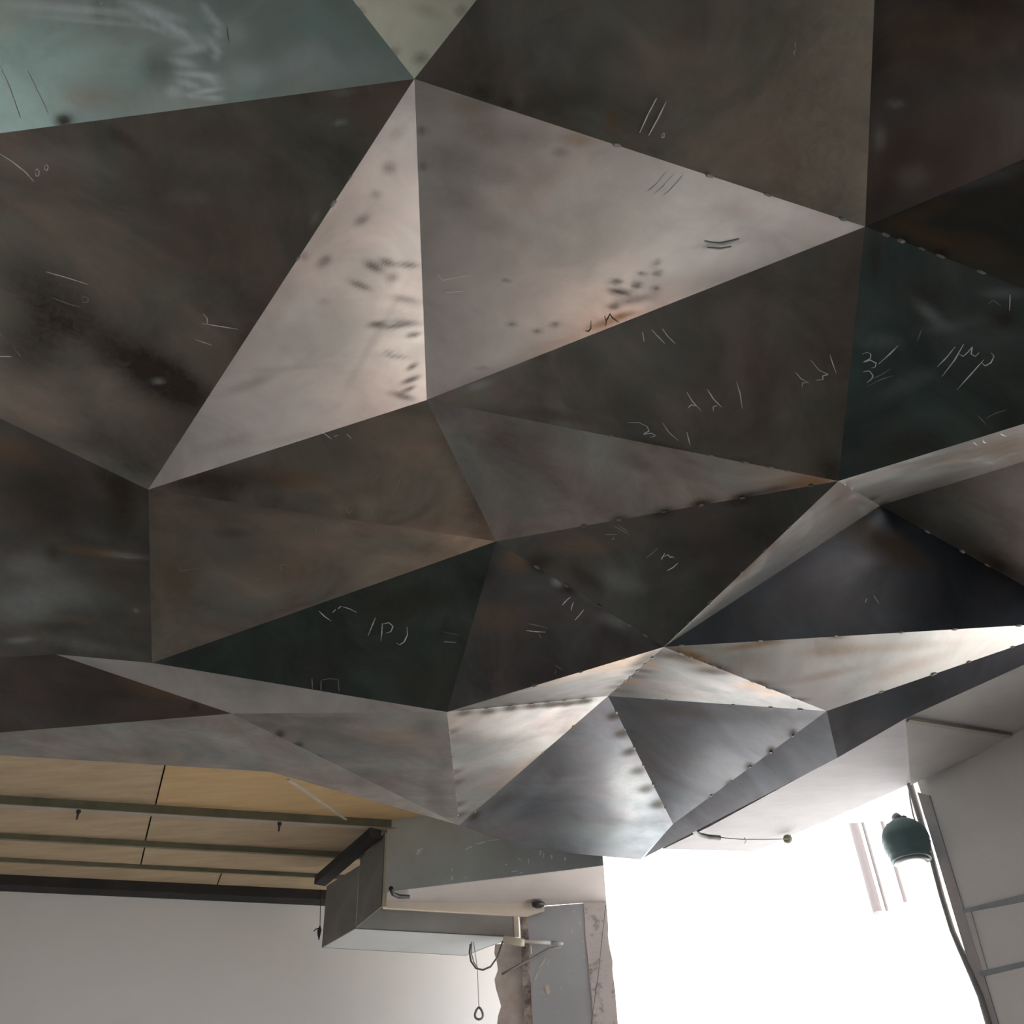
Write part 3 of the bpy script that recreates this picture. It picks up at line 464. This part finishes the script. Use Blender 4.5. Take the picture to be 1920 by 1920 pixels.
for key, pts in SEAMS.items():
    a_, b_ = (key[0], key[1:])
    pa, pb = VT[a_], VT[b_]
    for px, py in pts:
        # nearest point of the seam to the line of sight
        d = ray(px, py).normalized(); u = (pb - pa); w0 = pa - EYE
        A_, B_, C_, D_, E_ = u.dot(u), u.dot(d), 1.0, u.dot(w0), d.dot(w0)
        t = (B_ * E_ - C_ * D_) / (A_ * C_ - B_ * B_); p = pa + u * max(.01, min(.99, t))
        if nw >= 98: continue
        o = bpy.data.objects.new('tack_weld', bmesh_bead); C.objects.link(o); o.parent = canopy
        o.location = p - canopy.location - d * .002; x = u.normalized(); z = -d; y = z.cross(x).normalized(); z = x.cross(y)
        s = rnd.uniform(.0075, .0115); o.rotation_euler = Matrix((x, y, z)).transposed().to_euler(); o.scale = (s, s * rnd.uniform(.6, 1), s); nw += 1

#REST
# ------------------------------------------------------------------ board ceiling at the far left, over the white wall
CZ = 2.5
rows = [at(0, y, CZ) for y in (1330, 1412, 1492, 1562, 1608, 1652)]      # seams at the left picture edge
def along(p, s, dz=0): return p + ld * s + Vector((0, 0, dz))
cross = [None, (310, 1438), (288, 1502), (272, 1545), (420, 1605), (300, 1640)]
proto = None; n_ = 0
lab = {(1, 0): 'long tan ceiling board at the far left, nearest to the canopy edge', (1, 1): 'orange tan ceiling board right of the slanting joint, against the canopy edge', (2, 0): 'tan ceiling board left of the short crooked joint, second row from the canopy',
       (2, 1): 'tan ceiling board right of the short crooked joint, second row from the canopy, under the purlins', (3, 0): 'tan ceiling board in the third row from the canopy, left part', (3, 1): 'tan ceiling board in the third row from the canopy, right part beside the box',
       (4, 0): 'tan ceiling board along the top of the white wall, left part', (4, 1): 'tan ceiling board along the top of the white wall, right part ending at the box', (0, 0): 'tan ceiling board hidden mostly above the canopy edge, left part', (0, 1): 'tan ceiling board hidden mostly above the canopy edge, right part'}
for i in range(1, 5):
    p0, p1 = rows[i], rows[i + 1]; j = at(*cross[i], CZ); sj = (j - p0).dot(ld)
    for k, (s0, s1) in enumerate(((-1.6, sj - .004), (sj + .004, 3.1))):
        b = MB().prism([along(p0, s0), along(p0, s1), along(p1, s1), along(p1, s0)], (0, 0, .018))
        o = b.build('ceiling_board', M['board2'] if (i, k) == (1, 1) else M['board']); tag(o, lab[i, k], 'board', 'boards laid over the steel purlins')
tag(MB().prism([along(rows[0], -1.6, .1), along(rows[0], 3.1, .1), along(rows[5], 3.1, .1), along(rows[5], -1.6, .1)], (0, 0, .02)).build('ceiling_deck', M['black']), 'dark deck above the tan ceiling boards', 'deck')
plab = ['dark purlin with a paler lower flange under the boards, nearest to the canopy edge', 'second purlin from the canopy edge under the tan boards', 'third purlin from the canopy edge under the tan boards']
for i in (2, 3, 4):
    p = rows[i]; r = empty('ceiling_purlin', along(p, 0), plab[i - 2], 'purlin', 'steel purlins carrying the boards')
    hgt = (.05, .03, .02)[i - 2]
    MB().bar(along(p, -1.6, -hgt / 2), along(p, 3.0, -hgt / 2), .012, hgt, mi=0).build('web', M['purlin'], r)
    MB().bar(along(p, -1.6, -hgt - .002), along(p, 3.0, -hgt - .002), (.035, .022, .014)[i - 2], .004).build('flange', M['purlin_light'] if i == 2 else M['purlin'], r)
    if i == 2:
        for q in ((146, 1506), (525, 1540)):
            s = (at(*q, CZ - .05) - p).dot(ld); MB().lathe(along(p, s, -.052), (0, 0, -1), [(0, .012), (.012, .012), (.02, .006), (.05, .005)], 10).build('bolt', M['black'], r)
# dark strip along the wall top
q0 = wl0 + Vector((0, 0, 0)); q1 = wl1
lb_ = MB().prism([along(q0, -1.2, 0), along(q0, 2.55, 0), along(q0 - ln * .05, 2.55, .02), along(q0 - ln * .05, -1.2, .02)], (0, 0, .06))
tag(lb_.build('wall_top_strip', M['black']), 'black strip between the tan boards and the top of the white wall', 'beam')
# pale hanger rod from canopy edge to purlin
tag(MB().bar(at(540, 1462, 2.12), at(648, 1537, 2.44), .014, .006).build('hanger_strut', M['purlin_light']), 'thin pale strut slanting across the tan boards from the canopy edge', 'strut')

# ------------------------------------------------------------------ lintel: sheet face, return, trims
la2 = Vector((la.x, la.y, 0)); lb2 = Vector((lb.x, lb.y, 0)); lf = (lb2 - la2).normalized(); fn_ = Vector((lf.y, -lf.x, 0))   # toward the room
zt = 1.6 + SZ
lc_ = MB(); z1 = 4.6
lc_.prism([la2 + fn_ * .002 + Vector((0, 0, zt)), lb2 + fn_ * .002 + Vector((0, 0, zt)), lb2 + fn_ * .002 + Vector((0, 0, z1)), la2 + fn_ * .002 + Vector((0, 0, z1))], fn_ * .006)
o = lc_.build('lintel_cladding', [M['galv_teal']] if 'galv_teal' in M else M['galv'])
tag(o, 'grey green sheet facing of the lintel under the canopy edge, with white paint splashes', 'cladding')
def spot(mb, px, py, rx, ry, a, b, off, ang=0, seed=0):
    rn = random.Random(px * 3 + py + seed); pts = []; n = Vector((b.y - a.y, -(b.x - a.x), 0)).normalized()
    if n.dot(EYE - a) < 0: n = -n
    for k in range(10):
        t = 2 * math.pi * k / 10; r = rn.uniform(.7, 1.15); x = math.cos(t) * rx * r; y = math.sin(t) * ry * r; c_, s_ = math.cos(math.radians(ang)), math.sin(math.radians(ang))
        pts.append(onv(px + x * c_ - y * s_, py + x * s_ + y * c_, a, b) + n * off)
    mb.prism(pts, n * .0015)
A0, B0 = la2 + Vector((0, 0, 2)), lb2 + Vector((0, 0, 2))
for (x, y, rx, ry, an) in ((787, 1597, 4, 2.5, 60), (784, 1602, 2.5, 2, 0), (791, 1593, 2, 1.5, 0), (848, 1648, 1.6, 5, 5), (848, 1632, .8, 4, 0), (873, 1647, 1, 2.5, 0), (880, 1591, 9, 1.1, -22), (902, 1582, 13, 1.2, -12), (930, 1576, 16, .7, -8), (978, 1638, 3, 1.2, 0), (965, 1635, 6, .8, -10), (992, 1616, 1, 6, 10), (1014, 1600, 2, 6, 5), (1020, 1606, 1, 5, 0), (975, 1612, 4, 1, 30), (950, 1622, 2, 1, 0), (1035, 1608, 2, 5, 0), (1060, 1612, 2, 4, 0)):
    sp_ = MB(); spot(sp_, x, y, rx, ry, A0, B0, .009, an); sp_.build('paint_splash', M['splash'], o)
# return panel running back from the lintel's left end to the shutter box
bx = [at(605, 1777, 2.0), at(668, 1741, 2.0), at(965, 1757, 2.0), at(872, 1792, 2.0)]
bz = bx[0].z
ret0 = Vector((la.x - .012, la.y, zat(la, 1700))); ret1 = bx[1]
zr = max(zt + .35, 0)
ret1 = ret0.lerp(Vector((bx[1].x, bx[1].y, ret0.z)), .955)
rt = MB().prism([ret0, Vector((ret1.x, ret1.y, bz + .004)), Vector((ret1.x, ret1.y, zat(ret1, 1612))), Vector((ret0.x, ret0.y, zat(ret0, 1563)))], Vector((-.006, -.004, 0)))
tag(rt.build('return_sheet', M['galv_dark']), 'dark grey sheet running back from the lintel end to the shutter box', 'sheet')
# the slanting shadow gap above it, put in as a black bar
tag(MB().bar(at(600, 1652, 2.42), at(704, 1562, 2.42), .07, .05).build('shadow_gap_bar', M['black']), 'black slanting bar put in for the shadow gap where the tan boards stop over the box', 'bar')
# cream corner trim, upright and lying
up_ = MB().bar((la.x, la.y, zat(la, 1701)), (la.x, la.y, zat(la, 1562)), .024, .012, up=(0, 1, 0))
tag(up_.build('corner_trim', M['cream_dark']), 'narrow khaki upright trim at the left end of the lintel', 'trim')
t0 = at(718, 1690, SZ); t1 = at(1020, 1694, SZ)
zb0, zb1 = zat(t0, 1702), zat(t1, 1717)
ct = MB().prism([t0, t1, Vector((t1.x, t1.y, zat(t1, 1706))), Vector((at(985, 1694, SZ).x, at(985, 1694, SZ).y, zb1)), Vector((t0.x, t0.y, zb0))], Vector((0, .02, 0)))
tag(ct.build('sill_trim', M['cream']), 'long cream strip under the back edge of the lintel', 'trim')
tag(MB().tube([at(733, 1665, SZ - .01), at(737, 1676, SZ - .02), at(748, 1681, SZ - .02), at(768, 1682, SZ - .02)], .012).build('rubber_elbow', M['rubber']), 'short black bent hose at the lintel corner', 'hose')
tag(MB().lathe(at(1009, 1694, SZ - .015), (0, 0, -1), [(0, .035), (.012, .033), (.02, .02)], 20).build('ceiling_grommet', M['rubber']), 'flat black round grommet under the lintel above the column', 'grommet')
# ------------------------------------------------------------------ shutter box
sb = empty('shutter_box', (bx[0] + bx[2]) / 2, 'long grey roller shutter box below the lintel in front of the white wall', 'shutter box')
h_ = .34; th = Vector((0, 0, .006))
def wallq(p, q, z0, z1, t, m, nm, lab=None):
    n = Vector((q.y - p.y, -(q.x - p.x), 0)).normalized() * t
    o = MB().prism([Vector((p.x, p.y, z0)), Vector((q.x, q.y, z0)), Vector((q.x, q.y, z1)), Vector((p.x, p.y, z1))], n).build(nm, m, sb)
    if lab: o['label'] = lab
MB().prism(bx, th).build('bottom_plate', M['galv_pale'], sb)['label'] = 'pale underside'
wallq(bx[1], bx[2], bz, bz + .2, -.006, M['galv'], 'front_plate')
wallq(bx[0], bx[1], bz, max(zat(bx[0], 1662), bz + .2), .006, M['galv_dark'], 'end_plate', 'dark left end')
wallq(bx[2], bx[3], bz, bz + .2, -.006, M['galv'], 'end_plate'); wallq(bx[3], bx[0], bz, bz + .3, -.006, M['galv'], 'back_plate')
tt = bx[2]; MB().bar((tt.x + .012, tt.y, bz), (tt.x + .012, tt.y, zat(tt, 1716)), .026, .012, up=(0, 1, 0)).build('edge_trim', M['cream'], sb)['label'] = 'cream upright strip at the right end'
# ------------------------------------------------------------------ column
ca, cb = at(985, 1702, SZ), at(1137, 1690, SZ)
cn = Vector((cb.y - ca.y, -(cb.x - ca.x), 0)).normalized()
if cn.dot(EYE - ca) < 0: cn = -cn
col_ = empty('concrete_column', (ca.x + .15, ca.y, 0), 'grey painted concrete column with torn plaster edges beside the bright opening', 'column')
def colstrip(nm, m, x0, x1, j0, j1, off, depth, seed, lab=None, ztop=9):
    rn = random.Random(seed); L_, R_ = [], []
    p0 = onv(x0, 1700, ca, cb); p1 = onv(x1, 1700, ca, cb); e_ = (p1 - p0); e_.z = 0; e_.normalize()
    zs = [z for z in [zt - k * .045 for k in range(34)] + [1.9, 1.2, .6, 0] if z < ztop]
    for k, z in enumerate(zs):
        w1 = noise.noise(Vector((z * 7, seed, 0))) + .5 * noise.noise(Vector((z * 25, seed, 3)))
        w2 = noise.noise(Vector((z * 7, seed + 9, 0))) + .5 * noise.noise(Vector((z * 25, seed + 9, 3)))
        L_.append(Vector((p0.x, p0.y, z)) + e_ * w1 * j0 + cn * off); R_.append(Vector((p1.x, p1.y, z)) + e_ * w2 * j1 + cn * off)
    mb = MB()
    f = [(mb.pt(a_), mb.pt(b_)) for a_, b_ in zip(L_, R_)]; bk = [(mb.pt(a_ - cn * depth), mb.pt(b_ - cn * depth)) for a_, b_ in zip(L_, R_)]
    for i in range(len(f) - 1):
        mb.face((f[i][0], f[i][1], f[i + 1][1], f[i + 1][0])); mb.face((bk[i][0], bk[i + 1][0], bk[i + 1][1], bk[i][1]))
        mb.face((f[i][0], f[i + 1][0], bk[i + 1][0], bk[i][0])); mb.face((f[i][1], bk[i][1], bk[i + 1][1], f[i + 1][1]))
    mb.face((f[0][0], bk[0][0], bk[0][1], f[0][1])); mb.face((f[-1][0], f[-1][1], bk[-1][1], bk[-1][0]))
    o = mb.build(nm, m, col_)
    if lab: o['label'] = lab
    return o
M['col_paint'] = mottle('grey_paint', (.42, .435, .46), (.5, .51, .53), 3, .6, 0, .1)
M['old_plaster'] = mottle('old_pink_plaster', (.50, .40, .35), (.70, .64, .60), 7, .95, 0, .5, lo=.35, hi=.6)
M['spot_plaster'] = mottle('mouldy_plaster', (.30, .25, .24), (.68, .62, .60), 16, .95, 0, .5, lo=.34, hi=.46)
core = colstrip('painted_face', M['col_paint'], 985, 1098, .0, .006, 0, .28, 1)
colstrip('plaster_edge', M['spot_plaster'], 1094, 1137, .008, .012, .004, .30, 2, 'pale spotted plaster at the right edge')
zs_ = zat(ca, 1752)
colstrip('plaster_edge', M['old_plaster'], 926, 976, .05, .006, -.01, .26, 3, 'torn pinkish plaster at the left edge', zs_)
M['brown_plaster'] = mottle('stained_plaster', (.12, .09, .08), (.55, .47, .43), 14, .95, 0, .6, lo=.4, hi=.62)
colstrip('plaster_edge', M['brown_plaster'], 974, 988, .006, .008, .006, .03, 5, 'brown crumbling plaster line')
for (x, y, rx, ry, an) in ((1076, 1709, 2, 4, 30), (1087, 1731, 1.3, 4, 5), (1073, 1747, 2.2, 3, -40), (1093, 1765, 1.6, 2, 0), (1095, 1795, 1.6, 2.4, 0), (1071, 1737, 1, 1, 0), (1017, 1806, 2.5, 12, 35), (1006, 1830, 1.5, 9, 25), (1028, 1804, 1, 5, 25), (1027, 1855, 4, 11, -14), (1016, 1860, 1.6, 1.6, 0), (1052, 1854, 2, 1.4, 20), (1066, 1820, 1.2, 2, 30), (1032, 1895, 1, 1.6, 0), (1047, 1896, .8, .8, 0), (1024, 1874, 4, .8, 0)):
    cs = MB(); spot(cs, x, y, rx, ry, ca, cb, .001, an); cs.build('paint_spot', M['cream'], core)
def cp(px, py, off=.03): return onv(px, py, ca, cb) + cn * off
pt_ = empty('pipe_stub', cp(985, 1773), 'cream and white plastic pipe stub with a clear tip sticking across the column top', 'pipe')
MB().tube([cp(946, 1767, .05), cp(978, 1773, .05), cp(985, 1774, .05)], [.02, .021, .018], 14).build('sleeve', M['pvc_cream'], pt_)
MB().tube([cp(984, 1771, .05), cp(1036, 1774, .05)], .009, 12).build('tube', M['pvc'], pt_)
MB().tube([cp(1035, 1774, .05), cp(1052, 1775, .05), cp(1057, 1776, .05)], [.0105, .0105, .006], 12).build('tip', M['galv_pale'], pt_)
MB().tube([cp(996, 1777, .04), cp(997, 1792, .03)], .004, 8).build('clip', M['pvc'], pt_)
tag(MB().tube([cp(1054, 1778, .03), cp(1030, 1782, .03), cp(995, 1802, .03), cp(965, 1818, .03), cp(942, 1830, .03)], .007, 8).build('bent_bar', M['pipe']), 'dark bent bar slanting down across the column below the pipe stub', 'bar')
tag(MB().tube([cp(887, 1782, .1), cp(885, 1797, .1), cp(888, 1814, .1), cp(897, 1827, .1), cp(910, 1830, .1), cp(924, 1824, .1), cp(936, 1804, .08), cp(945, 1772, .06)], .005, 8).build('cable_loop', M['cable']), 'dark cable hanging in a loop from the shutter box', 'cable')
tag(MB().tube([cp(890, 1780, .12), cp(889, 1800, .12), cp(894, 1818, .12), cp(901, 1828, .11)], .0025, 6).build('thin_cable', M['cable']), 'thinner cable inside the dark cable loop', 'cable')
pb_ = empty('plumb_line', cp(904, 1900, .1), 'plumb line hanging from the cable loop with a small wire ring weight', 'plumb line')
MB().tube([cp(894, 1782, .13), cp(901, 1830, .13), cp(904, 1905, .13)], .0016, 6).build('string', M['cable'], pb_)
MB().tube([cp(904 + 7 * math.sin(t) * (1 - .35 * math.cos(t)), 1914 - 11 * math.cos(t), .13) for t in [k * math.pi / 8 for k in range(17)]], .006, 6).build('ring', M['pipe'], pb_)
tag(MB().tube([cp(1136, 1700, .02), cp(1131, 1745, .02), cp(1122, 1830, .02), cp(1112, 1900, .02), cp(1108, 1935, .02)], .0022, 6).build('column_wire', M['cable']), 'thin wire hanging down the right plaster edge of the column', 'wire')
# hook left of the box
hy0, hy1 = Vector((-1, 5.8, 0)), Vector((1, 5.8, 0))
hk = empty('hanging_hook', onv(600, 1745, hy0, hy1), 'small dark hook on a string left of the shutter box', 'hook')
MB().tube([onv(601, 1668, hy0, hy1), onv(600, 1738, hy0, hy1)], .0022, 6).build('string', M['rubber'], hk)
MB().tube([onv(600, 1736, hy0, hy1), onv(599, 1744, hy0, hy1), onv(598, 1752, hy0, hy1), onv(598, 1763, hy0, hy1)], [.004, .012, .009, .002], 8).tube([onv(601, 1741, hy0, hy1), onv(594, 1741, hy0, hy1), onv(588, 1746, hy0, hy1)], .003, 6).build('hook', M['rubber'], hk)

# ------------------------------------------------------------------ right side: conduits, lamp, cable
G0 = Vector((g.x, g.y, 0)); G1 = G0 + wd
def gp(px, py, off=0): return onv(px, py, G0, G1) - wn * off
cdt = MB().tube([gp(1706, 1470), gp(1721, 1520), gp(1745, 1600), gp(1766, 1680), gp(1786, 1745), gp(1800, 1778), gp(1822, 1826), gp(1840, 1868), gp(1857, 1925)], [.014, .0135, .013, .0125, .0125, .013, .015, .016, .017], 12)
tag(cdt.build('conduit', M['pipe']), 'grey conduit dropping from the soffit along the edge of the right wall', 'conduit')
tag(MB().tube([gp(1701, 1474, -.01), gp(1704, 1500, -.01), gp(1710, 1530, -.01), gp(1715, 1542, -.01)], .003, 6).build('slack_wire', M['cable']), 'thin slack wire beside the top of the grey conduit', 'wire')
tag(MB().tube([gp(1826, 1850, -.02), gp(1842, 1890, -.02), gp(1856, 1925, -.02)], .002, 6).build('white_wire', M['pvc']), 'thin white wire at the foot of the grey conduit', 'wire')
c0, c1 = gp(1724, 1546, .125), gp(1747, 1624, .125)
lp_ = empty('flood_lamp', (c0 + c1) / 2, 'dark teal domed lamp housing clamped to the conduit by the bright opening', 'lamp')
ax = (c1 - c0); Lh = ax.length
prof = [(0, .018), (.06, .045), (.14, .068), (.26, .088), (.38, .097), (.52, .101), (.53, .094), (.62, .100), (.63, .092), (.72, .097), (.73, .089), (.82, .092), (.83, .084), (.92, .086), (1, .084)]
MB().lathe(c0, ax, [(h * Lh, r) for h, r in prof], 40).build('housing', M['lamp'], lp_)
MB().lathe(c1, ax, [(0, .074), (.006, .072), (.010, .05)], 40).build('lens', M['lens_grey'], lp_)['label'] = 'pale flat lens'
MB().tube([c0 - ax * .10 + wd * -.02, c0 + ax * .03], .02, 12).build('neck', M['galv'], lp_)
MB().bar(c0 + wd * -.07, c0 + wd * .03, .02, .006).build('bracket', M['lamp'], lp_)
tag(MB().bar(at(1702, 1350, SZ - .04), at(1895, 1380, SZ - .04), .022, .012).build('soffit_batten', M['purlin_light']), 'narrow grey batten across the grey soffit at the far right', 'batten')
tag(MB().tube([at(1294, 1543, 2.02), at(1299, 1556, 2.03), at(1310, 1565, 2.04), at(1328, 1569, 2.05), at(1350, 1571, 2.05)], .012, 10).build('bent_hose', M['rubber']), 'dark bent hose sticking out below the canopy edge by the bright soffit', 'hose')
hw = empty('hose_wire', at(1400, 1573, 2.06), 'thin wire from the bent hose to a round green knob on the soffit edge', 'wire')
MB().tube([at(1348, 1570, 2.05), at(1392, 1574, 2.055), at(1436, 1574, 2.06), at(1478, 1573, 2.06)], .0022, 6).build('wire', M['cable'], hw)
MB().tube([at(1396, 1571, 2.055), at(1399, 1577, 2.055), at(1396, 1581, 2.055)], .0022, 6).build('twist', M['cable'], hw)
kb = at(1477, 1573, 2.07); MB().lathe(kb + Vector((0, 0, .02)), (0, 0, -1), [(0, .008), (.006, .018), (.02, .024), (.034, .02), (.042, .008)], 18).build('knob', M['purlin'], hw)['label'] = 'round green knob'
# faint rod outside at the lower right
tag(MB().tube([gp(1770, 1926, -.9), gp(1842, 1890, -.9)], .014, 8).build('outside_rod', M['drain']), 'faint pinkish rod outside the opening at the lower right', 'rod')
